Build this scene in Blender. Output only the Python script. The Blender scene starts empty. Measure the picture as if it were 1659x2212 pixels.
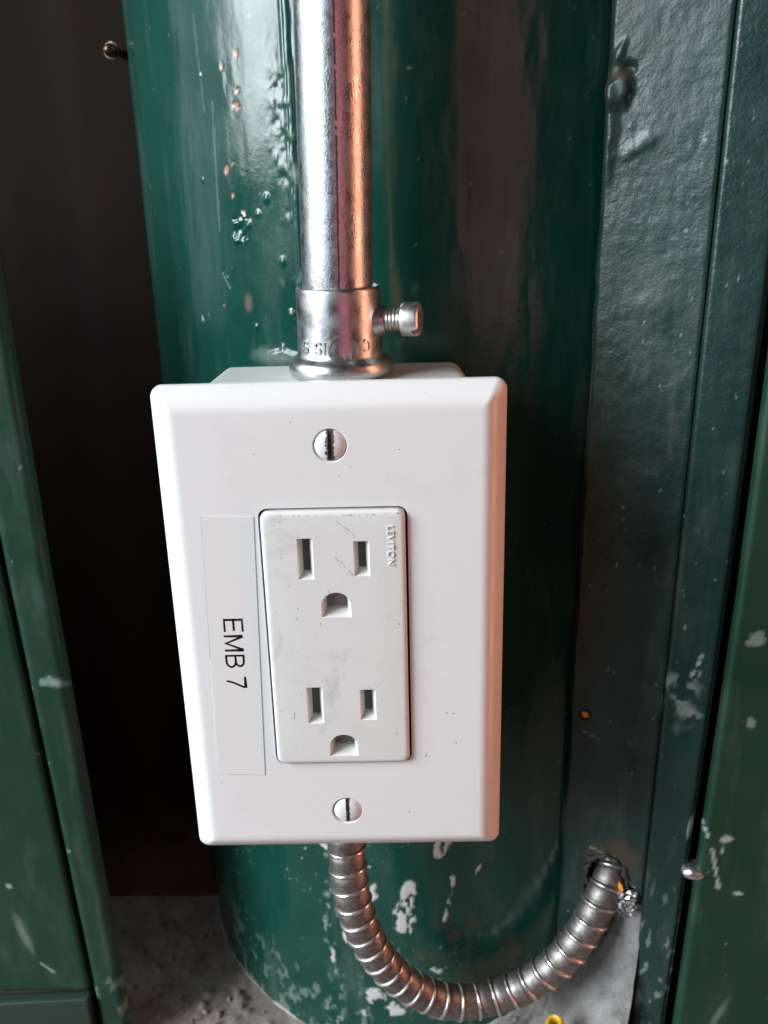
import bpy, bmesh, math, random
import numpy as np
from mathutils import Vector, Matrix

S = 0.001                                   # everything below is written in millimetres
sc = bpy.context.scene
COL = sc.collection

# ------------------------------------------------------------------ camera, world, light, exposure
cam_d = bpy.data.cameras.new("camera")
cam = bpy.data.objects.new("camera", cam_d)
COL.objects.link(cam)
cam.location = (15.459 * S, -197.94 * S, 102.68 * S)
cam.rotation_euler = (1.23032, 0.025895, 0.00958)
cam_d.sensor_fit = 'HORIZONTAL'
cam_d.sensor_width = 36.0
cam_d.lens = 2000.0 / 1659.0 * 36.0
cam_d.clip_start = 0.005
cam_d.clip_end = 50.0
cam_d.dof.use_dof = True
cam_d.dof.focus_distance = 0.222
cam_d.dof.aperture_fstop = 26.0
sc.camera = cam

world = bpy.data.worlds.new("World")
sc.world = world
world.use_nodes = True
bg = world.node_tree.nodes["Background"]
bg.inputs[0].default_value = (1.0, 0.80, 0.66, 1)
bg.inputs[1].default_value = 0.022


def area(name, az, el, dist, w, h, power, color, target=(0, 20, 0)):
    """A rectangular lamp; az is measured from the camera side (-Y), positive to the right."""
    a, e = math.radians(az), math.radians(el)
    d = Vector((math.sin(a) * math.cos(e), -math.cos(a) * math.cos(e), math.sin(e)))
    ld = bpy.data.lights.new(name, 'AREA')
    ld.shape = 'RECTANGLE'
    ld.size, ld.size_y = w, h
    ld.energy = power
    ld.color = color
    o = bpy.data.objects.new(name, ld)
    COL.objects.link(o)
    o.location = Vector(target) * S + d * dist
    o.rotation_euler = (-d).to_track_quat('-Z', 'Y').to_euler()
    return o


area("daylight_opening_lamp", -65, 25, 2.0, 0.95, 1.4, 80, (0.90, 0.965, 1.0))
area("front_daylight_lamp", -37, 16, 2.0, 0.55, 1.2, 6.5, (0.74, 0.89, 1.0))
area("side_daylight_lamp", -104, 22, 1.6, 1.3, 1.6, 6, (0.80, 0.92, 1.0))
area("warm_lamp", 77, 2, 1.1, 0.20, 1.6, 7.0, (1.0, 0.38, 0.22))
area("rose_lamp", 17, 4, 2.2, 1.05, 0.9, 2.3, (1.0, 0.30, 0.38))

sc.view_settings.view_transform = 'Standard'
sc.view_settings.look = 'None'
sc.view_settings.gamma = 1.0
sc.view_settings.exposure = 0.0

# ------------------------------------------------------------------ helpers


def link(name, me, mat, parent=None, smooth=35):
    o = bpy.data.objects.new(name, me)
    COL.objects.link(o)
    if mat is not None:
        me.materials.clear()
        me.materials.append(mat)
    if parent is not None:
        o.parent = parent
        o.matrix_parent_inverse = Matrix.Translation(parent.location).inverted()
    if smooth is not None:
        me.shade_smooth()
        if smooth < 180:
            me.set_sharp_from_angle(angle=math.radians(smooth))
    return o


def thing(name, loc, label, cat, group=None):
    o = bpy.data.objects.new(name, None)
    COL.objects.link(o)
    o.location = Vector(loc) * S
    o.empty_display_size = 0.01
    o["label"] = label
    o["category"] = cat
    if group:
        o["group"] = group
    return o


def tag(o, label, cat, group=None):
    o["label"] = label
    o["category"] = cat
    if group:
        o["group"] = group
    return o


def mesh_from(name, verts, faces):
    me = bpy.data.meshes.new(name)
    me.from_pydata([tuple(c * S for c in v) for v in verts], [], faces)
    me.validate()
    bm = bmesh.new()
    bm.from_mesh(me)
    bmesh.ops.recalc_face_normals(bm, faces=bm.faces)
    bm.to_mesh(me)
    bm.free()
    return me


def grid_mesh(name, P, attrs=None, keep=None):
    """P: (n, m, 3) array in mm -> quad grid with float attributes."""
    n, m, _ = P.shape
    me = bpy.data.meshes.new(name)
    idx = np.arange(n * m).reshape(n, m)
    q = np.stack([idx[:-1, :-1], idx[1:, :-1], idx[1:, 1:], idx[:-1, 1:]], -1).reshape(-1, 4)
    if keep is not None:
        k = keep[:-1, :-1] & keep[1:, :-1] & keep[1:, 1:] & keep[:-1, 1:]
        q = q[k.ravel()]
    co = (P.reshape(-1, 3) * S).astype(np.float32)
    me.vertices.add(n * m)
    me.vertices.foreach_set("co", co.ravel())
    me.loops.add(q.size)
    me.loops.foreach_set("vertex_index", q.ravel().astype(np.int32))
    me.polygons.add(len(q))
    me.polygons.foreach_set("loop_start", np.arange(0, q.size, 4, dtype=np.int32))
    me.polygons.foreach_set("loop_total", np.full(len(q), 4, np.int32))
    me.update(calc_edges=True)
    for k, a in (attrs or {}).items():
        at = me.attributes.new(k, 'FLOAT', 'POINT')
        at.data.foreach_set("value", np.clip(a, 0, 1).astype(np.float32).ravel())
    if keep is not None:
        bm = bmesh.new()
        bm.from_mesh(me)
        bmesh.ops.delete(bm, geom=[v for v in bm.verts if not v.link_faces], context='VERTS')
        bm.to_mesh(me)
        bm.free()
    return me


def loops_mesh(name, loops, cap0=True, cap1=True, closed=True):
    verts, faces = [], []
    n = len(loops[0])
    for L in loops:
        verts += [tuple(p) for p in L]
    for i in range(len(loops) - 1):
        for j in range(n if closed else n - 1):
            k = (j + 1) % n
            faces.append((i * n + j, i * n + k, (i + 1) * n + k, (i + 1) * n + j))
    if cap0:
        faces.append(tuple(range(n)))
    if cap1:
        faces.append(tuple((len(loops) - 1) * n + j for j in range(n)))
    return mesh_from(name, verts, faces)


def rrect(hx, hz, r, y, n=8, cx=0, cz=0):
    r = max(r, 0.02)
    out = []
    for sx, sz, a0 in ((1, 1, 0), (-1, 1, 90), (-1, -1, 180), (1, -1, 270)):
        for i in range(n + 1):
            a = math.radians(a0 + 90 * i / n)
            out.append((cx + sx * (hx - r) + r * math.cos(a), y, cz + sz * (hz - r) + r * math.sin(a)))
    return out


def lathe(name, prof, origin, axis, n=64, cap0=True, cap1=True, wob=None):
    """prof: (radius, distance along axis)."""
    ax = Vector(axis).normalized()
    u = ax.orthogonal().normalized()
    w = ax.cross(u)
    o = Vector(origin)
    loops = []
    for r, t in prof:
        loops.append([o + ax * t + (u * math.cos(a) + w * math.sin(a)) * r
                      for a in (2 * math.pi * j / n for j in range(n))])
    return loops_mesh(name, loops, cap0, cap1)


def box_mesh(name, x0, x1, y0, y1, z0, z1, bev=0.0, seg=2):
    bm = bmesh.new()
    bmesh.ops.create_cube(bm, size=1)
    for v in bm.verts:
        v.co = Vector((x0 + (v.co.x + .5) * (x1 - x0), y0 + (v.co.y + .5) * (y1 - y0), z0 + (v.co.z + .5) * (z1 - z0))) * S
    if bev:
        bmesh.ops.bevel(bm, geom=bm.edges[:], offset=bev * S, segments=seg, profile=0.5, affect='EDGES')
    me = bpy.data.meshes.new(name)
    bm.to_mesh(me)
    bm.free()
    return me


def cut(me, cutters):
    """Boolean difference of mesh data, returns new mesh."""
    o = bpy.data.objects.new("work", me)
    COL.objects.link(o)
    tmp = []
    for c in cutters:
        oc = bpy.data.objects.new("cutter", c)
        COL.objects.link(oc)
        m = o.modifiers.new("b", 'BOOLEAN')
        m.operation = 'DIFFERENCE'
        m.solver = 'EXACT'
        m.object = oc
        tmp.append(oc)
    dg = bpy.context.evaluated_depsgraph_get()
    dg.update()
    new = bpy.data.meshes.new_from_object(o.evaluated_get(dg))
    for x in tmp + [o]:
        d = x.data
        bpy.data.objects.remove(x)
        bpy.data.meshes.remove(d)
    return new


def ribbon(paths, w, mapf, th=0.06, res=1):
    """Flat rounded strokes; paths in 2D; mapf(u, v, h) -> 3D mm."""
    verts, faces = [], []
    for p in paths:
        p = [Vector(q) for q in p]
        n = len(p)
        L = []
        for i in range(n):
            t = (p[min(i + 1, n - 1)] - p[max(i - 1, 0)]).normalized()
            nrm = Vector((-t.y, t.x))
            if 0 < i < n - 1:
                a, b = (p[i] - p[i - 1]).normalized(), (p[i + 1] - p[i]).normalized()
                c = max(0.5, math.sqrt(max(0.0, (1 + a.dot(b)) / 2)))
                nrm = nrm / c
            ext = -t * w * .3 if i == 0 else (t * w * .3 if i == n - 1 else Vector((0, 0)))
            L.append((p[i] + nrm * w / 2 + ext, p[i] - nrm * w / 2 + ext))
        b0 = len(verts)
        for a, b in L:
            verts += [mapf(a.x, a.y, -.05), mapf(a.x, a.y, th), mapf(b.x, b.y, th), mapf(b.x, b.y, -.05)]
        for i in range(n - 1):
            q = b0 + 4 * i
            faces += [(q + k, q + k + 1, q + k + 5, q + k + 4) for k in range(3)]
        faces += [(b0, b0 + 1, b0 + 2, b0 + 3), tuple(b0 + 4 * (n - 1) + k for k in (3, 2, 1, 0))]
    return mesh_from("strokes", verts, faces)


def arc(cx, cy, rx, ry, a0, a1, n=14):
    return [(cx + rx * math.cos(math.radians(a0 + (a1 - a0) * i / n)),
             cy + ry * math.sin(math.radians(a0 + (a1 - a0) * i / n))) for i in range(n + 1)]


# -- numpy noise --------------------------------------------------
def vnoise(u, v, su, sv=None, seed=0):
    sv = sv or su
    rng = np.random.default_rng(seed)
    T = rng.random((256, 256))
    x, y = u / su + 1000.37, v / sv + 1000.71
    i, j = np.floor(x).astype(int), np.floor(y).astype(int)
    fx, fy = x - i, y - j
    fx, fy = fx * fx * (3 - 2 * fx), fy * fy * (3 - 2 * fy)
    g = lambda a, b: T[a % 256, b % 256]
    return (g(i, j) * (1 - fx) + g(i + 1, j) * fx) * (1 - fy) + (g(i, j + 1) * (1 - fx) + g(i + 1, j + 1) * fx) * fy


def fbm(u, v, su, sv=None, seed=0, o=4):
    sv = sv or su
    t, a, s = 0, 1.0, 0
    for k in range(o):
        t = t + a * vnoise(u, v, su / 2 ** k, sv / 2 ** k, seed + 17 * k)
        s += a
        a *= .5
    return t / s


def sstep(a, b, x):
    t = np.clip((x - a) / (b - a), 0, 1)
    return t * t * (3 - 2 * t)


def blob(u, v, u0, v0, ru, rv, seed=0, rag=0.6, soft=0.25, ang=0.0, nz=1.0):
    du, dv = u - u0, v - v0
    if ang:
        c, s_ = math.cos(math.radians(ang)), math.sin(math.radians(ang))
        du, dv = du * c + dv * s_, -du * s_ + dv * c
    r = np.sqrt((du / ru) ** 2 + (dv / rv) ** 2)
    r = r + rag * 2 * (fbm(u, v, max(ru, rv) * .8 * nz, seed=seed, o=4) - .5)
    return 1 - sstep(1 - soft, 1 + soft, r)


def stroke(u, v, p0, p1, w, seed=0, soft=.5, rag=.5):
    ax, ay = p0
    bx, by = p1
    dx, dy = bx - ax, by - ay
    t = np.clip(((u - ax) * dx + (v - ay) * dy) / (dx * dx + dy * dy), 0, 1)
    d = np.hypot(u - ax - t * dx, v - ay - t * dy)
    ww = w * (1 - rag + 2 * rag * fbm(u, v, w * 3, seed=seed, o=3))
    return 1 - sstep(ww * (1 - soft), ww * (1 + soft), d)


def speck(u, v, su, sv, seed, frac):
    n = fbm(u, v, su, sv, seed=seed, o=2)
    th = np.quantile(n, 1 - frac)
    return sstep(th, th + .05, n)


# ------------------------------------------------------------------ materials
class NT:
    def __init__(s, name):
        s.m = bpy.data.materials.new(name)
        s.m.use_nodes = True
        s.t = s.m.node_tree
        s.b = s.t.nodes["Principled BSDF"]
        s.tc = s.n("ShaderNodeTexCoord").outputs["Object"]

    def n(s, t, **k):
        x = s.t.nodes.new(t)
        for a, b in k.items():
            setattr(x, a, b)
        return x

    def l(s, a, b):
        s.t.links.new(a, b)

    def noise(s, scale, detail=4, rough=.55, vec=None, dist=0.0):
        x = s.n("ShaderNodeTexNoise")
        x.inputs["Scale"].default_value = scale
        x.inputs["Detail"].default_value = detail
        x.inputs["Roughness"].default_value = rough
        x.inputs["Distortion"].default_value = dist
        s.l(vec or s.tc, x.inputs["Vector"])
        return x.outputs["Fac"]

    def stretch(s, sx, sy, sz):
        x = s.n("ShaderNodeMapping")
        x.inputs["Scale"].default_value = (sx, sy, sz)
        s.l(s.tc, x.inputs["Vector"])
        return x.outputs["Vector"]

    def ramp(s, fac, p0, p1, c0=0.0, c1=1.0):
        x = s.n("ShaderNodeMapRange")
        x.interpolation_type = 'SMOOTHSTEP'
        x.inputs["From Min"].default_value = p0
        x.inputs["From Max"].default_value = p1
        x.inputs["To Min"].default_value = c0
        x.inputs["To Max"].default_value = c1
        s.l(fac, x.inputs["Value"])
        return x.outputs["Result"]

    def mix(s, fac, a, b):
        x = s.n("ShaderNodeMix", data_type='RGBA')
        for sock, val in ((x.inputs[0], fac), (x.inputs[6], a), (x.inputs[7], b)):
            if isinstance(val, tuple):
                sock.default_value = (*val, 1)
            elif isinstance(val, (int, float)):
                sock.default_value = val
            else:
                s.l(val, sock)
        return x.outputs[2]

    def math(s, op, a, b=0.0):
        x = s.n("ShaderNodeMath", operation=op)
        for sock, val in ((x.inputs[0], a), (x.inputs[1], b)):
            if isinstance(val, (int, float)):
                sock.default_value = val
            else:
                s.l(val, sock)
        return x.outputs[0]

    def attr(s, name):
        x = s.n("ShaderNodeAttribute", attribute_name=name)
        return x.outputs["Fac"]

    def bump(s, h, strength, dist, normal=None):
        x = s.n("ShaderNodeBump")
        x.inputs["Strength"].default_value = strength
        x.inputs["Distance"].default_value = dist
        s.l(h, x.inputs["Height"])
        if normal is not None:
            s.l(normal, x.inputs["Normal"])
        return x.outputs["Normal"]

    def set(s, **k):
        for a, val in k.items():
            sock = s.b.inputs[a.replace('_', ' ')]
            if isinstance(val, tuple):
                sock.default_value = (*val, 1) if len(val) == 3 else val
            elif isinstance(val, (int, float)):
                sock.default_value = val
            else:
                s.l(val, sock)
        return s


def simple(name, col, rough=.5, metal=0.0, **k):
    t = NT(name)
    t.set(Base_Color=col, Roughness=rough, Metallic=metal, **k)
    return t.m


def paint(name, col, col2, chipcol=(0.40, 0.17, 0.13), rough=(.2, .4), peel=0.4, peel_scale=900, peel_dist=.00012):
    t = NT(name)
    c = t.mix(t.ramp(t.noise(28, 5, .6), .35, .7), col, col2)
    dust = t.ramp(t.noise(90, 7, .7, vec=t.stretch(1, 1, .22)), .48, .8, 0, .26)
    c = t.mix(dust, c, (.16, .19, .18))
    spk = t.ramp(t.noise(900, 2, .5), .77, .80)
    c = t.mix(t.math('MULTIPLY', spk, .25), c, (.30, .34, .32))
    c = t.mix(t.attr("scuff"), c, (.36, .42, .39))
    grey = t.mix(t.noise(500, 4, .6), (.34, .33, .32), (.60, .60, .59))
    c = t.mix(t.attr("plaster"), c, grey)
    c = t.mix(t.attr("chip"), c, chipcol)
    c = t.mix(t.attr("rust"), c, (.09, .045, .022))
    wear = t.math('ADD', t.attr("plaster"), t.math('ADD', t.attr("rust"), t.math('MULTIPLY', t.attr("scuff"), .6)))
    r = t.math('ADD', t.ramp(t.noise(60, 4, .6), .3, .7, rough[0], rough[1]), t.math('MULTIPLY', wear, .45))
    n = t.bump(t.noise(peel_scale, 3, .5), peel, peel_dist)
    n = t.bump(t.noise(peel_scale * 3.2, 2, .5), peel * .6, peel_dist * .35, n)
    t.set(Base_Color=c, Roughness=r, Normal=n)
    t.b.inputs["Specular IOR Level"].default_value = .5
    return t.m


M = {}
M['column'] = paint("teal_gloss_paint", (.0045, .046, .033), (.006, .054, .039), rough=(.11, .24), peel=.22, peel_scale=700)
M['channel'] = paint("dark_green_paint", (.008, .028, .024), (.010, .036, .030), rough=(.26, .42), peel=.6, peel_scale=1200, peel_dist=.00016)
M['panel'] = paint("green_panel_paint", (.006, .036, .019), (.008, .043, .024), rough=(.4, .55), peel=.3, peel_scale=1200, peel_dist=.00006)


def plastic(name, col, dirt, rough=.28, specks=.78, bump=.06, dirtcol=(.22, .21, .2)):
    t = NT(name)
    sm = t.ramp(t.noise(70, 6, .66, dist=.8), .52, .76, 0, dirt)
    c = t.mix(sm, col, dirtcol)
    sp = t.ramp(t.noise(1050, 1, .5), specks, specks + .02)
    c = t.mix(t.math('MULTIPLY', sp, .5), c, (.15, .14, .13))
    r = t.ramp(t.noise(120, 4, .6), .3, .75, rough, rough + .14)
    n = t.bump(t.noise(260, 2, .5), bump, .00008)
    t.set(Base_Color=c, Roughness=r, Normal=n)
    t.b.inputs["Subsurface Weight"].default_value = 0.0
    return t.m


M['plate'] = plastic("white_faceplate_plastic", (.80, .80, .80), .10, .22, .80, dirtcol=(.42, .40, .36))
M['box'] = plastic("white_box_plastic", (.60, .62, .59), .07, .45, .82)
M['recept'] = plastic("white_receptacle_plastic", (.74, .745, .73), .42, .42, .775, bump=.12, dirtcol=(.30, .29, .28))
M['shutter'] = simple("grey_shutter_plastic", (.17, .165, .17), .5)
M['ground_floor'] = simple("grey_ground_shutter", (.27, .26, .24), .55)
M['ink'] = simple("black_ink", (.012, .010, .012), .4)
M['tape'] = plastic("label_tape", (.80, .80, .795), .03, .18, .85, bump=.03)
M['dirt'] = simple("dark_grime", (.07, .065, .06), .7)
M['grime_light'] = simple("grey_grime", (.30, .29, .28), .7)


def zinc(name, col=(.66, .68, .70), rough=(.22, .42), b1=.5, s1=1400, d1=.00012, dark=(.22, .22, .24), dk=.35, scratch=0.0):
    t = NT(name)
    nz = t.noise(s1, 3, .6, vec=t.stretch(1, 1, .55), dist=.4)
    blot = t.ramp(t.noise(420, 5, .65), .45, .85, 0, dk)
    c = t.mix(blot, col, dark)
    pit = t.ramp(nz, .52, .70, 0, min(1, dk * 2.2))
    c = t.mix(pit, c, dark)
    r = t.ramp(t.noise(300, 4, .6), .3, .7, rough[0], rough[1])
    n = t.bump(nz, b1, d1)
    if scratch:
        n = t.bump(t.noise(500, 3, .6, vec=t.stretch(1, 1, 9)), scratch, .00006, n)
    t.set(Base_Color=c, Roughness=r, Metallic=1.0, Normal=n)
    return t.m


M['tube'] = zinc("galvanised_tube", (.68, .70, .73), (.24, .36), b1=.55, s1=2500, d1=.0001, dk=.28)
M['fitting'] = zinc("cast_zinc_fitting", (.62, .63, .64), (.26, .40), b1=.3, s1=2600, d1=.00006, dk=.10, scratch=.12)
M['screw_metal'] = zinc("plated_screw", (.82, .81, .78), (.32, .46), b1=.25, s1=1500, d1=.00008, dk=.25)
t = NT("flexible_steel_strip")
rd = t.attr("ridge")
c = t.mix(t.ramp(t.noise(700, 5, .65), .3, .75), (.34, .32, .31), (.17, .15, .14))
c = t.mix(rd, c, (.72, .71, .69))
t.set(Base_Color=c, Roughness=t.ramp(rd, 0, 1, .5, .22), Metallic=.9, Normal=t.bump(t.noise(1900, 3, .6), .25, .00006))
M['flex'] = t.m
M['foil'] = zinc("torn_bright_metal", (.86, .87, .88), (.3, .45), b1=.6, s1=900, d1=.0003, dk=.2)
M['bolt'] = zinc("dull_bolt", (.60, .56, .50), (.2, .4), b1=.3, s1=900, d1=.0001, dk=.4)
M['brass'] = zinc("brown_bolt", (.10, .06, .035), (.4, .55), b1=.3, s1=900, d1=.0001, dk=.5)
M['orange'] = simple("orange_light_paint", (.95, .36, .05), .35)  # painted orange for light coming through the channel's openings
M['yellow'] = simple("yellow_plastic", (.60, .40, .025), .45)
M['black'] = simple("groove_black", (.012, .012, .013), .6)  # flat black that stands in for the dark of the open grooves


def screw_paint(name, w, amt):
    t = NT(name)
    sx = t.n("ShaderNodeSeparateXYZ")
    t.l(t.tc, sx.inputs[0])
    d = t.math('ABSOLUTE', sx.outputs["X"])
    d = t.math('ADD', d, t.math('MULTIPLY', t.math('SUBTRACT', t.noise(1300, 4, .6), .5), .0022))
    worn = t.ramp(d, w * S, (w + .12) * S, 1, 0)
    worn = t.math('MULTIPLY', worn, amt)
    steel = t.mix(t.noise(2400, 3, .6), (.05, .045, .045), (.30, .27, .26))
    c = t.mix(worn, (.78, .78, .77), steel)
    t.set(Base_Color=c, Roughness=t.ramp(worn, 0, 1, .22, .5), Metallic=t.math('MULTIPLY', worn, .6),
          Normal=t.bump(t.noise(900, 3, .5), .12, .0001))
    return t.m


M['screw_worn'] = screw_paint("worn_white_screw", .86, 1.0)
M['screw_clean'] = screw_paint("white_screw", .40, 1.0)


def concrete(name, c0, c1, c2):
    t = NT(name)
    c = t.mix(t.ramp(t.noise(35, 6, .65), .35, .68), c0, c1)
    c = t.mix(t.ramp(t.noise(150, 6, .7), .52, .72, 0, .75), c, c2)
    g = t.ramp(t.noise(900, 3, .6), .30, .42, .65, 0)
    c = t.mix(g, c, (.08, .07, .06))
    n = t.bump(t.noise(420, 6, .7), .8, .0006)
    n = t.bump(t.noise(2200, 3, .6), .5, .00015, n)
    t.set(Base_Color=c, Roughness=.85, Normal=n)
    return t.m


M['floor'] = concrete("rough_concrete", (.20, .168, .142), (.29, .252, .22), (.10, .075, .06))
M['mortar'] = concrete("smeared_mortar", (.14, .14, .14), (.27, .265, .26), (.07, .06, .052))

t = NT("shade_brown_wall")  # the shade of the gap is put into this near-black brown
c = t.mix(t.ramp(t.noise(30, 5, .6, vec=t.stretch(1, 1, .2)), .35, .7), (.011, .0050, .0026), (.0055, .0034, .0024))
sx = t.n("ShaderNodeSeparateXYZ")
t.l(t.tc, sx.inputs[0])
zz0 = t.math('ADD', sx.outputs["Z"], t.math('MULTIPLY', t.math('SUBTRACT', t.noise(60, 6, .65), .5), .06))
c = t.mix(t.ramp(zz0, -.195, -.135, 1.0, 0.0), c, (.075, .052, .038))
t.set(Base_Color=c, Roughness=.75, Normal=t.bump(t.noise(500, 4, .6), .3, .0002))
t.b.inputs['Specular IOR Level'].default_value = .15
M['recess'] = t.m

ZERO = lambda a: np.zeros_like(a)

# ------------------------------------------------------------------ floor
FZ = -190.0
CX, CY, CR = 32.0, 147.0, 102.0
xs = np.arange(-240, 241, 1.0)
ys = np.arange(-140, 171, 1.0)
X, Y = np.meshgrid(xs, ys, indexing='ij')
Z = FZ + (fbm(X, Y, 40, seed=3) - .5) * 2.5 + (fbm(X, Y, 7, seed=4) - .5) * 1.6
lump = sstep(.60, .78, fbm(X, Y, 6, seed=9)) * blob(X, Y, -62, 55, 34, 30, seed=5)
Z = Z + lump * 2.0
Z = np.where(np.hypot(X - CX, Y - CY) < CR - 3, FZ - 3, Z)
o = link("floor", grid_mesh("floor", np.stack([X, Y, Z], -1)), M['floor'], smooth=180)
o["kind"] = "structure"

# grit lying on the concrete
rg = random.Random(21)
vs, fs = [], []
for i in range(260):
    gx, gy = rg.uniform(-96, -8), rg.uniform(-20, 118)
    if math.hypot(gx - CX, gy - CY) < CR + 1.0:
        continue
    rr = abs(rg.gauss(0, .55)) + .25
    zi = float(Z[int(round(gx + 240)), int(round(gy + 140))])
    bm = bmesh.new()
    bmesh.ops.create_icosphere(bm, subdivisions=1, radius=1)
    b = len(vs)
    sx, sy, sz = rr * rg.uniform(.7, 1.5), rr * rg.uniform(.7, 1.5), rr * rg.uniform(.5, .9)
    for v in bm.verts:
        k = rg.uniform(.75, 1.25)
        vs.append((gx + v.co.x * sx * k, gy + v.co.y * sy * k, zi + .2 * sz + v.co.z * sz * k))
    fs += [tuple(b + v.index for v in f.verts) for f in bm.faces]
    bm.free()
o = link("gravel", mesh_from("gravel", vs, fs), concrete("grit", (.16, .12, .09), (.34, .29, .24), (.08, .06, .05)), None, None)
o["kind"] = "stuff"
o["label"] = "loose grit and crumbs on the concrete at the column foot"
o["category"] = "gravel"

# ------------------------------------------------------------------ recess wall behind the column
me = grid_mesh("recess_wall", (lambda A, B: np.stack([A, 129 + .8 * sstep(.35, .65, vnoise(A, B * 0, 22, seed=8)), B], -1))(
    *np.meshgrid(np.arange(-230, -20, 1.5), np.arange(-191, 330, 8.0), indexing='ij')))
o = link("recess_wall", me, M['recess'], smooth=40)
tag(o, "wall at the back of the gap left of the column, its shade painted in as near-black brown", "wall")

# ------------------------------------------------------------------ steel column
ph = np.concatenate([np.arange(-180, -96, 6.0), np.arange(-96, 46, .26), np.arange(46, 181, 6.0)])
ph[-1] = 180.0
zz = np.concatenate([np.arange(-192, 152, .55), np.linspace(152, 420, 24)])
PH, ZZ = np.meshgrid(ph, zz, indexing='ij')
U = np.radians(PH) * CR                      # arc length
u_of = lambda deg: math.radians(deg) * CR
d = (fbm(U, ZZ, 13, 120, seed=21, o=3) - .5) * .55 + (fbm(U, ZZ, 4, 16, seed=22, o=3) - .5) * .17
# painted-over weld seam just left of the conduit
us = u_of(-24.2) + (fbm(U * 0, ZZ, 9, seed=31) - .5) * 0.9
ud = U - us
top = sstep(62, 76, ZZ)
d = d + top * (.42 * (1 - sstep(.55, 1.15, np.abs(ud))) - .30 * (1 - sstep(0, .35, np.abs(ud + 1.25))) - .25 * (1 - sstep(0, .3, np.abs(ud - 1.2))))
rough_band = (1 - sstep(1.0, 6.5, np.abs(ud + 2.0))) * sstep(.42, .62, fbm(U, ZZ, 6, 14, seed=33))
d = d + rough_band * (fbm(U, ZZ, 1.6, 2.6, seed=34) - .4) * .7
# cratered lump of paint
cb = blob(U, ZZ, u_of(-34.5), 91.6, 3.0, 2.9, seed=41, rag=.9, soft=.2)
d = d + cb * (fbm(U, ZZ, 1.5, seed=42) - .42) * 2.6
for k, (a, z, r, h) in enumerate([(-38.5, 79, .5, .25), (-29.3, 99.8, .7, .35), (-31, 96, .5, .25), (-45, 118, .4, .2), (-42, 126, .4, .2),
                                  (-33, 66, .6, .25), (-27, 84, .7, .4), (-26, 70, .9, .4), (-28, 61, .6, .3), (-42.5, 105, .6, .25), (-41, 131, .5, .25)]):
    d = d + h * blob(U, ZZ, u_of(a), z, r, r * 1.4, seed=50 + k, rag=.3, soft=.5)
d = d + .5 * blob(U, ZZ, u_of(-28), 58.5, 6, 1.4, seed=77, rag=.8, soft=.4)
# marks
chip = ZERO(U)
for k, (a, z, ru, rv) in enumerate([(-33.1, 134.9, .55, .8), (-36.0, 132.1, .42, .7), (-33.4, 126.3, .7, .5), (-33.9, 122.9, 1.15, .75), (-33.2, 122.0, .8, .5),
                                    (-36.7, 107.3, .8, 1.2), (-35.3, 109.0, .3, .4), (-35.8, 100.9, .6, .65), (-33.8, 96.3, .6, .75), (-39.8, 71.4, .35, .45), (-30.2, 143, .3, .5)]):
    chip = np.maximum(chip, blob(U, ZZ, u_of(a), z, ru, rv, seed=60 + k, rag=.35, soft=.25))
rust = .75 * blob(U, ZZ, u_of(-34.2), 72.5, 1.3, 2.2, seed=71, rag=.3, soft=.6)
rust = np.maximum(rust, .4 * blob(U, ZZ, u_of(0), -134, 13, 9, seed=72, rag=1.1, soft=.5) * sstep(.45, .6, fbm(U, ZZ, 5, seed=73)))
rust = np.maximum(rust, .35 * blob(U, ZZ, u_of(6), -146, 16, 10, seed=74, rag=.9, soft=.6) * sstep(.40, .6, fbm(U, ZZ, 7, seed=75)))
rust = np.maximum(rust, .7 * stroke(U, ZZ, (u_of(7.2), 72.9), (u_of(9.2), 72.3), .35, seed=76))
scuff = .9 * blob(U, ZZ, u_of(-45.8), 67, .45, .85, seed=81, rag=.2, soft=.3, ang=15)
scuff = np.maximum(scuff, .16 * stroke(U, ZZ, (u_of(-38.7), 124), (u_of(-39.3), 92), .42, seed=82, rag=.8))
scuff = np.maximum(scuff, .12 * stroke(U, ZZ, (u_of(-41.4), 145), (u_of(-40.6), 122), .4, seed=83, rag=.9))
scuff = np.maximum(scuff, .5 * stroke(U, ZZ, (u_of(-39.5), 80.5), (u_of(-38), 76.5), .18, seed=84))
scuff = np.maximum(scuff, .30 * blob(U, ZZ, u_of(-28.5), 58, 7, 2.2, seed=85, rag=.8, soft=.6))
scuff = np.maximum(scuff, .6 * rough_band * sstep(.55, .75, fbm(U, ZZ, 1.6, 2.6, seed=34)))
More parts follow.
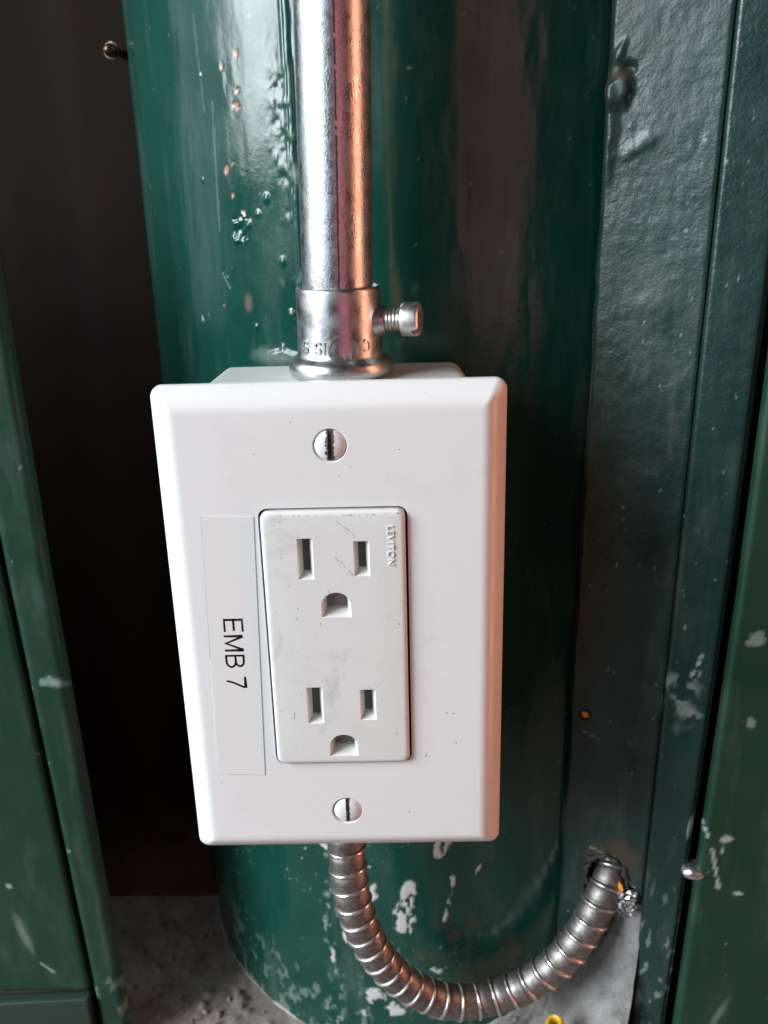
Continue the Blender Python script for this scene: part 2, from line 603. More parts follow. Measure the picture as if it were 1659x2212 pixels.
# fine pale flecks, more of them low down
fl = speck(U, ZZ, 1.0, 1.3, 86, .03) * sstep(.52, .62, fbm(U, ZZ, 22, seed=87, o=2))
scuff = np.maximum(scuff, .40 * fl * sstep(-60, -100, ZZ))
scuff = np.maximum(scuff, .35 * speck(U, ZZ, 1.0, 1.2, 88, .0015))
scuff = np.maximum(scuff, .28 * sstep(.60, .70, fbm(U, ZZ, 3, 5, seed=89)) * sstep(-150, -172, ZZ) * (1 - sstep(u_of(-55), u_of(-60), U)))
pl = ZERO(U)
for k, (a, z, ru, rv, an, rg) in enumerate([(-3.3, -97, 2.4, 5.5, -15, .7), (1, -92, 3.5, 2.0, 0, .8), (-9.3, -117, 2.6, 6.5, -12, .8), (-10.3, -128, 3.8, 4.5, 0, 1.0),
                                            (-2.0, -121, .9, 5.5, -12, .7), (-1.2, -111, .8, 2.4, 0, .8), (-16.3, -163, 2.6, 3.6, -30, .9), (-14.2, -160, 1.0, 3.8, -25, .6),
                                            (-12, -168, 3.4, 3.0, 0, 1.1), (-18.5, -172, 1.6, 1.5, 0, .5), (-16.5, -108, .45, .45, 0, .2), (-30.1, -108, .5, .5, 0, .4),
                                            (-31, -113, .35, .35, 0, .4), (-25.4, -104.5, 1.8, .9, -30, 1.0), (-24.4, -117, .6, .9, 0, .5), (-4.3, -148, 2.4, 1.1, 0, .8),
                                            (-16, -118, 2.0, 3.6, 0, 1.2), (-22, -141, 1.2, 2.4, 0, 1.0), (-25, -150, 1.0, 3.0, 0, 1.1), (3.5, -106, .4, 1.6, -25, .6)]):
    pl = np.maximum(pl, blob(U, ZZ, u_of(a), z, ru, rv, seed=100 + k, rag=rg, soft=.18, ang=an))
pl = pl * sstep(.40, .50, fbm(U, ZZ, 1.6, 3.2, seed=131) + .06)
# concrete splash at the foot
foot = 1 - sstep(-189.6, -188.6, ZZ + (fbm(U, ZZ, 5, seed=132) - .5) * 3.0)
pl = np.maximum(pl, foot * .85)
d = d + pl * .22 - chip * .08
RR = CR + d
P = np.stack([CX + RR * np.sin(np.radians(PH)), CY - RR * np.cos(np.radians(PH)), ZZ], -1)
o = link("steel_column", grid_mesh("steel_column", P, dict(chip=chip, rust=rust, scuff=scuff, plaster=pl)), M['column'], smooth=180)
tag(o, "round steel column in glossy teal green paint with chips and mortar smears", "column")

# ------------------------------------------------------------------ right: folded steel channel against the column
A0 = np.array([67.0, 48.0])
AD = np.array([23.0, -13.0]) / math.hypot(23, 13)
AN = np.array([-13.0, -23.0]) / math.hypot(23, 13)     # outward, to the left and the camera
zc = np.concatenate([np.arange(-192, 152, .7), np.linspace(152, 420, 24)])
chan = thing("steel_channel", (86, 45, -190), "dark green folded steel channel right of the outlet with torn hole for the flexible conduit", "channel")


def attrs0(U):
    return dict(chip=ZERO(U), rust=ZERO(U), scuff=ZERO(U), plaster=ZERO(U))


# face A: slanted web
tt = np.linspace(0, 1, 62)
T, ZC = np.meshgrid(tt, zc, indexing='ij')
s0 = -1.2 + .011 * ZC + (fbm(ZC * 0, ZC, 16, seed=201) - .5) * 1.3
s1 = 26.7 + .017 * ZC
SS = s0 + T * (s1 - s0)
disp = (fbm(SS, ZC, 10, seed=202, o=2) - .5) * .55 + (fbm(SS, ZC, 1.5, seed=203, o=1) - .5) * .13 * sstep(-40, 60, ZC)
disp -= 1.6 * (1 - sstep(0, 2.0, SS - s0)) ** 2          # rolled left edge
disp -= .5 * (1 - sstep(0, 1.2, s1 - SS)) ** 2
lumpA = blob(SS, ZC, 3.2, 122.5, 3.0, 3.8, seed=205, rag=.5, soft=.5)
disp += lumpA * 2.0 + blob(SS, ZC, 1.0, 113, 2.2, 9.0, seed=206, rag=.4, soft=.6) * 1.0
disp -= 1.4 * blob(SS, ZC, 5.8, 127.0, 1.6, 1.3, seed=207, rag=.4, soft=.5)
disp += .8 * blob(SS, ZC, 3.4, 130.5, 1.0, 2.6, seed=208, rag=.4, soft=.5, ang=-25)
disp += .35 * blob(SS, ZC, 10, 110, 5, 1.6, seed=209, rag=.7, soft=.6, ang=25)
at = attrs0(SS)
at['rust'] = np.maximum.reduce([.35 * blob(SS, ZC, 3.8, 126, 2.8, 1.8, seed=211, rag=.9, soft=.5),
                                .9 * (1 - sstep(.1, .8, SS - s0)) * sstep(.45, .6, fbm(SS, ZC, 12, seed=212)),
                                .5 * blob(SS, ZC, 16, -100, 8, 6, seed=213, rag=1.0, soft=.6)])
at['scuff'] = np.maximum.reduce([.55 * speck(SS, ZC, 1.0, .9, 214, .004),
                                 .8 * stroke(SS, ZC, (7.5, -97.3), (13.5, -98.6), .28, seed=215, rag=.8),
                                 .5 * stroke(SS, ZC, (3, -56), (8, -57.5), .2, seed=216, rag=.9),
                                 .8 * (1 - sstep(.2, .9, s1 - SS)) * sstep(.60, .68, fbm(SS, ZC, 3, 6, seed=217)) * sstep(-30, -60, ZC)])
# torn opening around and below the conduit end, and a small drilled hole
edge = (fbm(SS, ZC, 3.0, seed=221) - .5) * 2.2
hole = ((np.hypot(SS - 13.3, (ZC + 106.5) * .85) < 6.6 + edge * .4) |
        (np.hypot((SS - 19.5), (ZC + 113)) < 5.6 + edge * .5) |
        ((ZC < -113 + edge) & (SS > 6.5 + edge * .3 + np.maximum(0, (-113 - ZC) * .12))))
hole &= SS < s1 - .25
small = np.hypot(SS - 3.4, ZC + 50.5) < 1.5
PA = np.stack([A0[0] + AD[0] * SS + AN[0] * disp, A0[1] + AD[1] * SS + AN[1] * disp, ZC], -1)
o = link("web", grid_mesh("web", PA, at, keep=~(hole | small)), M['channel'], chan, smooth=180)
md = o.modifiers.new("thick", 'SOLIDIFY')
md.thickness = .0016
md.offset = -1.0

# face B: front flange with rounded right edge
tb = np.linspace(0, 1, 40)
T, ZC2 = np.meshgrid(tb, zc, indexing='ij')
s1b = 26.9 + .017 * ZC2
xb0 = A0[0] + AD[0] * s1b
yb0 = A0[1] + AD[1] * s1b - .9
xb1 = 103.2 + .034 * ZC2 + np.minimum(0, -.015 * (ZC2 - 0)) * (ZC2 > 0)
XB = xb0 + T * (xb1 - xb0)
YB = yb0 - 5.0 * T + (fbm(XB, ZC2, 9, 14, seed=232, o=2) - .5) * .5 + (fbm(XB, ZC2, 1.8, 1.4, seed=233, o=1) - .5) * .11 * sstep(-40, 60, ZC2)
YB = YB + 1.4 * (1 - sstep(0, 2.6, xb1 - XB)) ** 2 + .9 * (1 - sstep(0, .7, XB - xb0)) ** 2
at = attrs0(XB)
at['scuff'] = np.maximum.reduce([.5 * speck(XB, ZC2, 1.1, 1.3, 241, .005),
                                 .75 * blob(XB, ZC2, 97.5, -25.5, 1.0, 4.2, seed=242, rag=.9, soft=.3, ang=-12) * sstep(.4, .55, fbm(XB, ZC2, 1.5, seed=243)),
                                 .42 * blob(XB, ZC2, 94, -37, 4.5, 7.0, seed=244, rag=.9, soft=.4) * sstep(.45, .62, fbm(XB, ZC2, 2.2, seed=245)),
                                 .8 * blob(XB, ZC2, 99.3, -80, .6, 4.5, seed=246, rag=.6, soft=.3, ang=-5),
                                 .7 * blob(XB, ZC2, 88.2, -90, .55, 5.0, seed=247, rag=.6, soft=.3),
                                 .36 * sstep(.60, .70, fbm(XB, ZC2, 1.8, 4, seed=248)) * sstep(-95, -120, ZC2)])
PB = np.stack([XB, YB, ZC2], -1)
o = link("flange", grid_mesh("flange", PB, at), M['channel'], chan, smooth=180)
md = o.modifiers.new("thick", 'SOLIDIFY')
md.thickness = .0016
md.offset = -1.0
# black strip added to darken the open groove between flange and panel
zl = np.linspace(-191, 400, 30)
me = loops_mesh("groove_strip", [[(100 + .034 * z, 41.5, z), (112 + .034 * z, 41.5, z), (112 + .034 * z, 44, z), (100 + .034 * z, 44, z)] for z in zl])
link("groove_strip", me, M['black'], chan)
# drilled hole lining, and light through it painted as an orange dome
hp = A0 + AD * 3.4
nA = (AN[0], AN[1], 0)
me = lathe("hole_rim", [(1.35, -1.9), (1.4, -.2), (1.6, .28), (2.0, .25), (2.2, -.1), (2.2, -.6)], (hp[0], hp[1], -50.5), nA, 24, cap0=False, cap1=False)
link("hole_rim", me, M['channel'], chan)
me = lathe("hole_light_spot", [(1.5, -2.4), (1.5, -.9), (.9, -.2), (.1, .0)], (hp[0], hp[1], -50.5), nA, 20)
link("hole_light_spot", me, M['orange'], chan)["label"] = "orange light through the drilled hole, shown as a small painted dome"
# torn bright edge beside the conduit
rng = random.Random(4)
vs, fs = [], []
for i in range(170):
    s = 13.8 + rng.random() * 9.8
    z = -112.0 - rng.random() * 8.0 + (s - 15) * .55
    p = A0 + AD * s + AN * (rng.random() * 2.4 + .4)
    b = len(vs)
    for k in range(3):
        vs.append((p[0] + rng.uniform(-.9, .9), p[1] + rng.uniform(-.9, .9), z + rng.uniform(-.9, .9)))
    vs.append((p[0] + rng.uniform(-.3, .3), p[1] + .6 + rng.uniform(-.3, .3), z + rng.uniform(-.4, .4)))
    fs += [(b, b + 1, b + 2), (b, b + 1, b + 3), (b + 1, b + 2, b + 3), (b, b + 2, b + 3)]
o = link("torn_edge", mesh_from("torn_edge", vs, fs), M['foil'], chan, smooth=None)
o["label"] = "torn shiny bare metal beside the conduit hole"
# dented dusty lip round the upper side of the hole
loops = []
for i in range(41):
    a = math.radians(-20 + 220 * i / 40)
    rr = 6.6 + .35 * math.sin(i * 1.3) + .2 * math.sin(i * .7)
    tb_ = (.95 + .25 * math.sin(i * .9)) * (min(1, i / 6, (40 - i) / 6) * .85 + .15)
    cs_, cz_ = 13.3 + rr * math.cos(a), -106.5 + rr * 1.15 * math.sin(a)
    l_ = []
    for j in range(12):
        b_ = 2 * math.pi * j / 12
        ds, dh = tb_ * math.cos(b_), .9 * tb_ * math.sin(b_)
        q = A0 + AD * (cs_ + ds * math.cos(a)) + AN * (dh + .2)
        l_.append((q[0], q[1], cz_ + ds * math.sin(a)))
    loops.append(l_)
link("hole_lip", loops_mesh("hole_lip", loops), simple("dusty_lip", (.030, .038, .034), .65), chan, 180)
# light through the torn hole, painted as an orange sliver
pts = [(16.6, -105.4), (17.5, -106.6), (18.0, -108.4), (16.9, -109.4), (15.9, -110.8), (15.3, -109.6), (16.4, -108.2), (16.2, -106.6)]
lo = []
for h in (-.6, .7):
    lo.append([(A0[0] + AD[0] * (s + 1) + AN[0] * h, A0[1] + AD[1] * (s + 1) + AN[1] * h, z - 1) for s, z in pts])
o = link("gap_light_spot", loops_mesh("gap_light_spot", lo), M['orange'], chan)
o["label"] = "orange light through the gap at the conduit hole, shown as a painted sliver"

# ------------------------------------------------------------------ far right panel
tx = np.arange(0, 118, .8)
T, ZC3 = np.meshgrid(tx, zc, indexing='ij')
x0 = 104.9 + .034 * ZC3 + np.minimum(0, -.015 * ZC3) * (ZC3 > 0)
XC = x0 + T
YC = 27.4 + 2.2 * (1 - sstep(0, 1.8, T)) ** 2 + (fbm(XC, ZC3, 30, seed=251) - .5) * .5
at = attrs0(XC)
at['scuff'] = np.maximum.reduce([
    .9 * stroke(XC, ZC3, (101.8, -75.5), (104.2, -81), .32, seed=261, rag=.6),
    .9 * stroke(XC, ZC3, (105.4, -85), (108.6, -99), .45, seed=262, rag=.8),
    .9 * blob(XC, ZC3, 109.2, -81.5, 1.6, 1.2, seed=263, rag=.8, soft=.25),
    .8 * blob(XC, ZC3, 108.3, -85.5, .6, 1.1, seed=264, rag=.4, soft=.3),
    .9 * blob(XC, ZC3, 115, -101.5, 1.5, .7, seed=265, rag=.7, soft=.3, ang=-15),
    .5 * blob(XC, ZC3, 112, -42, 1.3, 1.6, seed=266, rag=1.0, soft=.3),
    .45 * blob(XC, ZC3, 111, -16, 2.2, 1.6, seed=267, rag=1.1, soft=.4),
    .5 * blob(XC, ZC3, 112, 74, 3.0, 1.6, seed=268, rag=1.1, soft=.3),
    .3 * blob(XC, ZC3, 113, -150, 1.0, 6, seed=269, rag=.8, soft=.6, ang=-20),
    .5 * speck(XC, ZC3, 1.3, 1.3, 270, .0015)])
PC = np.stack([XC, YC, ZC3], -1)
o = link("steel_wall", grid_mesh("steel_wall", PC, at), M['panel'], smooth=180)
md = o.modifiers.new("thick", 'SOLIDIFY')
md.thickness = .0018
md.offset = -1.0
tag(o, "green steel wall at the right edge with pale scratches", "wall")

# bolt squeezed in the groove on the right
me = lathe("groove_bolt", [(.01, -1.9), (.9, -1.8), (1.7, -1.3), (2.2, -.4), (2.3, .4), (2.3, 3.5)], (102.0, 29.2, -95.0), (0, 1, 0), 28)
for v in me.vertices:
    v.co.x = 102.0 * S + (v.co.x - 102.0 * S) * 1.8
o = link("groove_bolt", me, M['foil'])
tag(o, "shiny metal rivet in the groove of the right green panel", "rivet")

# ------------------------------------------------------------------ left: door edge strip, panel and kick plate
zl2 = np.arange(-192, 112, .9)  # jamb top set low, out of view, so light passes over it
jamb = thing("steel_jamb", (-95, 58, -190), "green steel door jamb at the left edge with rounded lip strip", "jamb")
T, ZL = np.meshgrid(np.linspace(0, 1, 26), zl2, indexing='ij')
xr = -90.2 - .017 * ZL * (ZL < 0) - .004 * ZL * (ZL > 0)
xl = -101.0 - .033 * ZL * (ZL < 0) - .006 * ZL * (ZL > 0)
XL = xl + T * (xr - xl)
YL = 55 + 1.2 * (1 - sstep(0, 1.4, XL - xl)) ** 2 + 2.4 * (1 - sstep(0, 2.2, xr - XL)) ** 2 + (fbm(XL, ZL, 14, seed=301) - .5) * .5
at = attrs0(XL)
at['scuff'] = np.maximum.reduce([.5 * speck(XL, ZL, 1.3, 1.8, 302, .003), .55 * blob(XL, ZL, -93.5, -40, 3, 2, seed=303, rag=1.0, soft=.3),
                                 .45 * sstep(.56, .68, fbm(XL, ZL, 3, 6, seed=304)) * sstep(-150, -168, ZL)])
o = link("lip_strip", grid_mesh("lip_strip", np.stack([XL, YL, ZL], -1), at), M['panel'], jamb, smooth=180)
md = o.modifiers.new("thick", 'SOLIDIFY')
md.thickness = .0016
md.offset = 1.0
T, ZL2 = np.meshgrid(np.concatenate([np.arange(0, 40, .9), np.arange(40, 360, 20)]), zl2, indexing='ij')  # panel carried far left, unseen, to block light into the gap
xl2 = -103.2 - .033 * ZL2 * (ZL2 < 0) - .006 * ZL2 * (ZL2 > 0)
XP = xl2 - T
YP = 53.5 + 2.0 * (1 - sstep(0, 1.5, T)) ** 2 + (fbm(XP, ZL2, 30, seed=311) - .5) * .5
at = attrs0(XP)
at['scuff'] = np.maximum.reduce([.8 * blob(XP, ZL2, -119.5, -118, 1.0, 1.0, seed=312, rag=.4, soft=.3),
                                 .32 * blob(XP, ZL2, -117.6, -139, 1.3, 7.5, seed=313, rag=.5, soft=.6, ang=12),
                                 .8 * stroke(XP, ZL2, (-113.6, -151.5), (-109.5, -155.5), .35, seed=314, rag=.7),
                                 .4 * speck(XP, ZL2, 1.3, 1.3, 315, .0012)])
o = link("door_panel", grid_mesh("door_panel", np.stack([XP, YP, ZL2], -1), at, keep=ZL2 > -164 + 0 * XP), M['panel'], jamb, smooth=180)
md = o.modifiers.new("thick", 'SOLIDIFY')
md.thickness = .0018
md.offset = 1.0
me = box_mesh("kick_plate", -460, -98.4, 51.0, 56, -191, -165.4, .7, 3)  # unseen left run blocks light like the panel above
for v in me.vertices:
    v.co.z += max(-.018, (v.co.x + .0984) * .13) if v.co.z > -.17 else 0
link("kick_plate", me, simple("worn_green_edge", (.022, .044, .035), .5), jamb)
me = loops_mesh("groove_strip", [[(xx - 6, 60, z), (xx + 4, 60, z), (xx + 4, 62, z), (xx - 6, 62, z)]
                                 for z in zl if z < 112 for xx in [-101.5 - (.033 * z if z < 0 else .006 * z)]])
link("groove_strip", me, M['black'], jamb)  # black strip added to darken the open groove

# brown bolt at the top left of the column
me = lathe("wall_bolt", [(.01, -2.6), (.9, -2.4), (1.6, -1.7), (1.9, -.6), (1.9, .6), (2.6, .8), (2.6, 1.6), (1.2, 1.8), (1.2, 9)], (-71.5, 120.0, 144.0), (.15, 1, 0), 24)
o = link("wall_bolt", me, M['brass'])
tag(o, "small brown bolt head in the dark gap at the upper left", "bolt")

# ------------------------------------------------------------------ mortar heaped at the foot on the right
pl2 = []
for x in np.linspace(18, 67, 50):
    pl2.append((x, CY - math.sqrt(CR ** 2 - (x - CX) ** 2)))
for s in np.linspace(.6, 25.2, 30):
    q = A0 + AD * s
    pl2.append((q[0], q[1]))
pl2 = np.array(pl2)
ln = np.concatenate([[0], np.cumsum(np.hypot(*np.diff(pl2, axis=0).T))])
q = np.linspace(0, ln[-1], 150)
bx, by = np.interp(q, ln, pl2[:, 0]), np.interp(q, ln, pl2[:, 1])
tx_, ty_ = np.gradient(bx), np.gradient(by)
nx, ny = ty_ / np.hypot(tx_, ty_), -tx_ / np.hypot(tx_, ty_)
ztop = np.interp(bx, [18, 26, 34, 44, 56, 64, 70, 75, 80, 90], [-191, -182, -173, -165, -157, -149, -135, -124, -117, -114])
v = np.linspace(0, 1, 110)
Q, V = np.meshgrid(np.arange(150), v, indexing='ij')
zt = ztop[Q]
H = zt - (FZ - 2)
out = -2.2 + 30 * V ** 1.5 * np.clip(H / 40, .25, 1.0)
out = out + ((fbm(q[Q], V * 70, 9, seed=401) - .5) * 3.2 + (fbm(q[Q], V * 70, 2.4, seed=402) - .5) * 1.2) * sstep(0, .08, V)
zz_ = zt - H * V ** .9 + (fbm(q[Q], V * 70, 5, seed=403) - .5) * 2.0
PM = np.stack([bx[Q] + nx[Q] * out, by[Q] + ny[Q] * out, zz_], -1)
PM[..., 0] = np.where(PM[..., 1] < 40, PM[..., 0], np.minimum(PM[..., 0], 92 + .02 * PM[..., 2]))
o = link("mortar_heap", grid_mesh("mortar_heap", PM), M['mortar'], smooth=180)
tag(o, "grey mortar smeared between column foot and channel below the flexible conduit", "mortar")

# yellow tube end at the bottom edge
o = link("yellow_cap", lathe("yellow_cap", [(2.9, -9), (2.9, -1.0), (2.7, -.3), (2.3, 0), (1.7, -.3), (1.5, -1), (1.5, -7)], (61.5, 29.5, -153.8), (-.30, -.15, 1), 32, cap1=True), M['yellow'])
tag(o, "yellow plastic tube end poking up from the mortar at the bottom edge", "plastic cap")

# ------------------------------------------------------------------ outlet box
ob = thing("outlet_box", (0, 40, -59), "white plastic outlet box with faceplate and two-socket receptacle mounted on the green column", "outlet")
# back box
L = [rrect(33.0, 58.2, 3, 5.9, cx=.8), rrect(33.4, 58.7, 3, 6.6, cx=.8), rrect(31.0, 58.9, 3, 40.5, cx=.9), rrect(30.6, 58.6, 3, 42, cx=.9), rrect(29.6, 57.8, 3, 42.6, cx=.9)]
me = cut(loops_mesh("box", L), [box_mesh("c", -18.2, 18.2, -5, 24, -35.5, 35.5)])
link("box", me, M['box'], ob, 30)

# faceplate
HX, HZ = 39.7, 61.9
prof = [(.0, 5.5), (.0, 4.7), (.06, 4.3), (.2, 3.95), (.45, 3.55), (.85, 3.08), (1.45, 2.46), (2.2, 1.76), (2.95, 1.13), (3.6, .68), (4.2, .34), (4.8, .13), (5.4, .03), (6.0, 0)]
L = []
for ins, y in prof:
    L.append(rrect(HX - ins, HZ - ins, max(.5, 2.7 - ins * .5), y, 8))
me = loops_mesh("faceplate", L)
cs = [loops_mesh("c", [rrect(17.05, 34.0, 2.3, -2, 6), rrect(17.05, 34.0, 2.3, .0, 6), rrect(17.05, 34.0, 2.3, 8, 6)])]
for zc_ in (48.4, -48.4):
    cs.append(lathe("c", [(4.3, -.4), (3.95, 0), (3.3, .9), (3.3, 2.2)], (0.2, 0, zc_), (0, 1, 0), 48))
me = cut(me, cs)
plate = link("faceplate", me, M['plate'], ob, 20)
# specks of dirt on the plate
rng = random.Random(11)


def fleck(x, z, r, y, seed, ax=1.0, ang=0.0):
    rg = random.Random(seed)
    n = 9
    lo = []
    for h, k in ((.03, 1.0), (-.035, .85)):
        l_ = []
        for i in range(n):
            a = 2 * math.pi * i / n
            rr = r * k * (.7 + .6 * random.Random(seed * 31 + i).random())
            u, w = rr * ax * math.cos(a), rr * math.sin(a)
            c_, s_ = math.cos(ang), math.sin(ang)
            l_.append((x + u * c_ - w * s_, y + h, z + u * s_ + w * c_))
        lo.append(l_)
    return lo


def flecks(name, specs, mat, parent):
    vs, fs = [], []
    for lo in specs:
        b = len(vs)
        n = len(lo[0])
        vs += lo[0] + lo[1]
        fs += [(b + j, b + (j + 1) % n, b + n + (j + 1) % n, b + n + j) for j in range(n)] + [tuple(b + n + j for j in range(n))]
    o = link(name, mesh_from(name, vs, fs), mat, parent)
    o["kind"] = "stuff"
    return o


sp = [(15.5, 47.2, .18), (1.9, 41.5, .14), (4.4, 43.3, .12), (-16.9, 46.8, .14), (20.7, -32.2, .22), (16.2, -48.9, .19), (25.8, -20.1, .25), (27.4, -20.3, .2), (28.1, -28.7, .16),
      (24.9, -21.3, .12), (-31.2, -39.2, .14), (-8.3, 53.9, .12)]
flecks("dirt_specks", [fleck(x, z, r * .8, 0, 40 + i, 1.0 + (i % 3) * .4, i) for i, (x, z, r) in enumerate(sp)], M['dirt'], plate)

# receptacle
RY = -1.3
L = [rrect(16.0, 32.8, 1.6, 14), rrect(16.5, 33.35, 1.9, 13), rrect(16.5, 33.35, 1.9, -.45), rrect(16.42, 33.27, 1.9, -.75), rrect(16.2, 33.05, 1.8, -1.05), rrect(15.8, 32.65, 1.7, -1.24), rrect(15.2, 32.05, 1.5, RY)]
me = loops_mesh("receptacle", L)


def slot_cut(x0, x1, z0, z1, b=.95):
    a = lambda e, y: [(x0 + e, y, z0 + e * 1.15), (x1 - e, y, z0 + e * 1.15), (x1 - e, y, z1 - e * .55), (x0 + e, y, z1 - e * .55)]
    return loops_mesh("c", [a(-.35, RY - .9), a(b, RY + 2.4), a(b, RY + 7)])


def gnd_cut(xc, z0, hw, h, b=.95):
    def ring(e, y):
        w, zb = hw - e, z0 + e
        zs = z0 + h - hw * .93
        p = [(xc - w, y, zb), (xc + w, y, zb)]
        for i in range(13):
            a = math.pi * i / 12
            p.append((xc + w * math.cos(a), y, zs + (hw * .93 - e * .75) * math.sin(a)))
        return p
    return loops_mesh("c", [ring(-.35, RY - .9), ring(b, RY + 2.4), ring(b, RY + 7)])


SL = [(-8.4, -4.75, 16.8, 27.0), (4.5, 8.2, 17.4, 26.1), (-8.2, -4.3, -21.7, -11.6), (4.7, 8.55, -20.9, -12.45)]
GN = [(0.0, 7.0, 3.5, 6.4), (0.25, -31.1, 3.5, 6.15)]
me = cut(me, [slot_cut(*s) for s in SL] + [gnd_cut(*g) for g in GN])
rec = link("receptacle", me, M['recept'], ob, 30)
for x0, x1, z0, z1 in SL:
    link("shutter", box_mesh("shutter", x0 + .6, x1 - .6, RY + 3.4, RY + 5.5, z0 + .6, z1 - .3), M['shutter'], rec)
for xc, z0, hw, h in GN:
    link("ground_shutter", box_mesh("ground_shutter", xc - hw, xc + hw, RY + 4.6, RY + 6, z0, z0 + h), M['ground_floor'], rec)
# moulded maker's name, reading downwards
cu = bpy.data.curves.new("lettering", 'FONT')
cu.body = "LEVITON"
cu.extrude = .08
cu.space_character = 1.12
to = bpy.data.objects.new("tmp", cu)
COL.objects.link(to)
dg = bpy.context.evaluated_depsgraph_get()
tm = bpy.data.meshes.new_from_object(to.evaluated_get(dg))
bpy.data.objects.remove(to)
co = np.array([v.co[:] for v in tm.vertices])
mn, mx = co.min(0), co.max(0)
for v, c_ in zip(tm.vertices, co):
    u = (c_[0] - mn[0]) / (mx[0] - mn[0])
    w = (c_[1] - mn[1]) / (mx[1] - mn[1])
    h = (c_[2] - mn[2]) / (mx[2] - mn[2])
    v.co = Vector((12.35 + 1.5 * w, RY + .05 - .32 * h, 29.7 - 9.6 * u)) * S
bm = bmesh.new()
bm.from_mesh(tm)
bmesh.ops.recalc_face_normals(bm, faces=bm.faces)
bm.to_mesh(tm)
bm.free()
link("lettering", tm, M['recept'], rec, 30)
# scratches and grime on the receptacle
mp = lambda u, w, h: (u, RY - h * .4, w)
me = ribbon([[(.9, 31.0), (2.0, 30.2)], [(2.4, 29.8), (3.4, 28.9)], [(3.4, 28.9), (3.9, 28.4)], [(4.4, 27.9), (5.0, 27.3)], [(.3, 22.3), (1.25, 21.0)], [(2.2, 20.1), (2.5, 19.7)],
             [(3.2, 18.9), (4.2, 17.7)], [(-1.8, 13.9), (-1.3, 13.1)], [(-9.5, 7.0), (-9.2, 6.6)], [(-11.4, -18.6), (-11.7, -20.3)]], .15, mp, .05)
o = link("scratch_marks", me, M['grime_light'], rec)
o["kind"] = "stuff"
sp = [fleck(x, z, r * .8, RY, 90 + i, 1.2, i) for i, (x, z, r) in enumerate([(-4.0, 5.4, .2), (-14.4, 8.5, .16), (-9.0, 9.5, .17), (1.8, 20.9, .13), (-10.8, 15.2, .13), (13.3, -24.8, .22), (-4.9, 2.2, .12),
                                                                       (6.0, 1.0, .12), (14.6, 5.0, .25)])]
rg = random.Random(5)
for i in range(95):                                              # dirt caught along the upper edge
    x = rg.uniform(-14.5, 15.5)
    z = 32.75 + abs(rg.gauss(0, .28)) - .35
    y = RY + max(0, (z - 32.1)) ** 2 * .55
    sp.append(fleck(x, z, rg.uniform(.04, .13), y, 300 + i, rg.uniform(1, 2.2), rg.uniform(-.4, .4)))
flecks("dirt_specks", sp, M['dirt'], rec)

# screws
for k, zc_ in enumerate((48.4, -48.4)):
    pr = [(3.35, 1.6), (3.5, .75), (3.52, .35), (3.4, .12), (3.0, -.18), (2.2, -.46), (1.2, -.63), (.3, -.69), (.02, -.70)]
    me = lathe("screw", pr, (0, 0, 0), (0, 1, 0), 56)
    me = cut(me, [box_mesh("c", -.46, .46, -3, .28, -6, 6)])
    o = bpy.data.objects.new("screw", me)
    COL.objects.link(o)
    me.materials.clear()
    me.materials.append(M['screw_worn'] if k == 0 else M['screw_clean'])
    me.shade_smooth()
    me.set_sharp_from_angle(angle=math.radians(30))
    o.parent = ob
    o.matrix_parent_inverse = Matrix.Translation(ob.location).inverted()
    o.location = Vector((.2 if k == 0 else .4, 0, zc_)) * S
    o["label"] = "slotted screw with paint worn off along the slot" if k == 0 else "slotted white screw with dark slot"

# label tape with print
pts = [(-30.0, 32.6), (-18.0, 32.1), (-20.1, -37.1), (-31.9, -36.6)]
me = loops_mesh("label_tape", [[(x, y, z) for x, z in pts] for y in (.02, -.10)])
tape = link("label_tape", me, M['tape'], ob, None)
# thin shadow line / edge of the tape, painted as a grey strip
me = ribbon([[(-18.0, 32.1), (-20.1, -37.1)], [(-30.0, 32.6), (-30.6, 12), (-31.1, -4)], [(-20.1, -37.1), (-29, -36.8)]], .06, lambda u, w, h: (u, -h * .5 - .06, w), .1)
link("tape_edge", me, simple("tape_edge_shadow", (.42, .43, .43), .6), tape)


def glyph_map(z_left, z_right, x_base, x_top):
    return lambda u, w, h: (x_base + (x_top - x_base) * w, -.10 - h * .3, z_left + (z_right - z_left) * u)


GL = {
    'E': [[(.96, .02), (.03, .02), (.03, .98), (.96, .98)], [(.03, .51), (.88, .51)]],
    'M': [[(.04, 0), (.04, .98), (.07, .98), (.5, .06), (.93, .98), (.96, .98), (.96, 0)]],
    'B': [[(.05, .02), (.05, .98)], [(.05, .98), (.5, .98)] + arc(.5, .755, .40, .225, 90, -90)[1:] + [(.05, .53)], [(.5, .53)] + arc(.5, .275, .46, .255, 90, -90)[1:] + [(.05, .02)]],
    '7': [[(.02, .98), (.98, .98), (.96, .90), (.70, .58), (.48, .30), (.34, .0)]],
}
for ch, zl_, zr_, xb_, xt_ in (('E', 6.4, 3.2, -27.0, -22.55), ('M', 2.15, -1.95, -27.15, -22.75), ('B', -3.05, -6.4, -27.25, -22.9), ('7', -9.1, -12.0, -27.4, -22.95)):
    f_ = glyph_map(zl_, zr_, xb_, xt_)
    W_ = abs(zr_ - zl_)
    H_ = xt_ - xb_
    g = lambda u, w, h, f_=f_, W_=W_, H_=H_: f_(u / W_, w / H_, h)
    me = ribbon([[(a * W_, b * H_) for a, b in p] for p in GL[ch]], .52, g, .06)
    link("letter", me, M['ink'], tape, None)

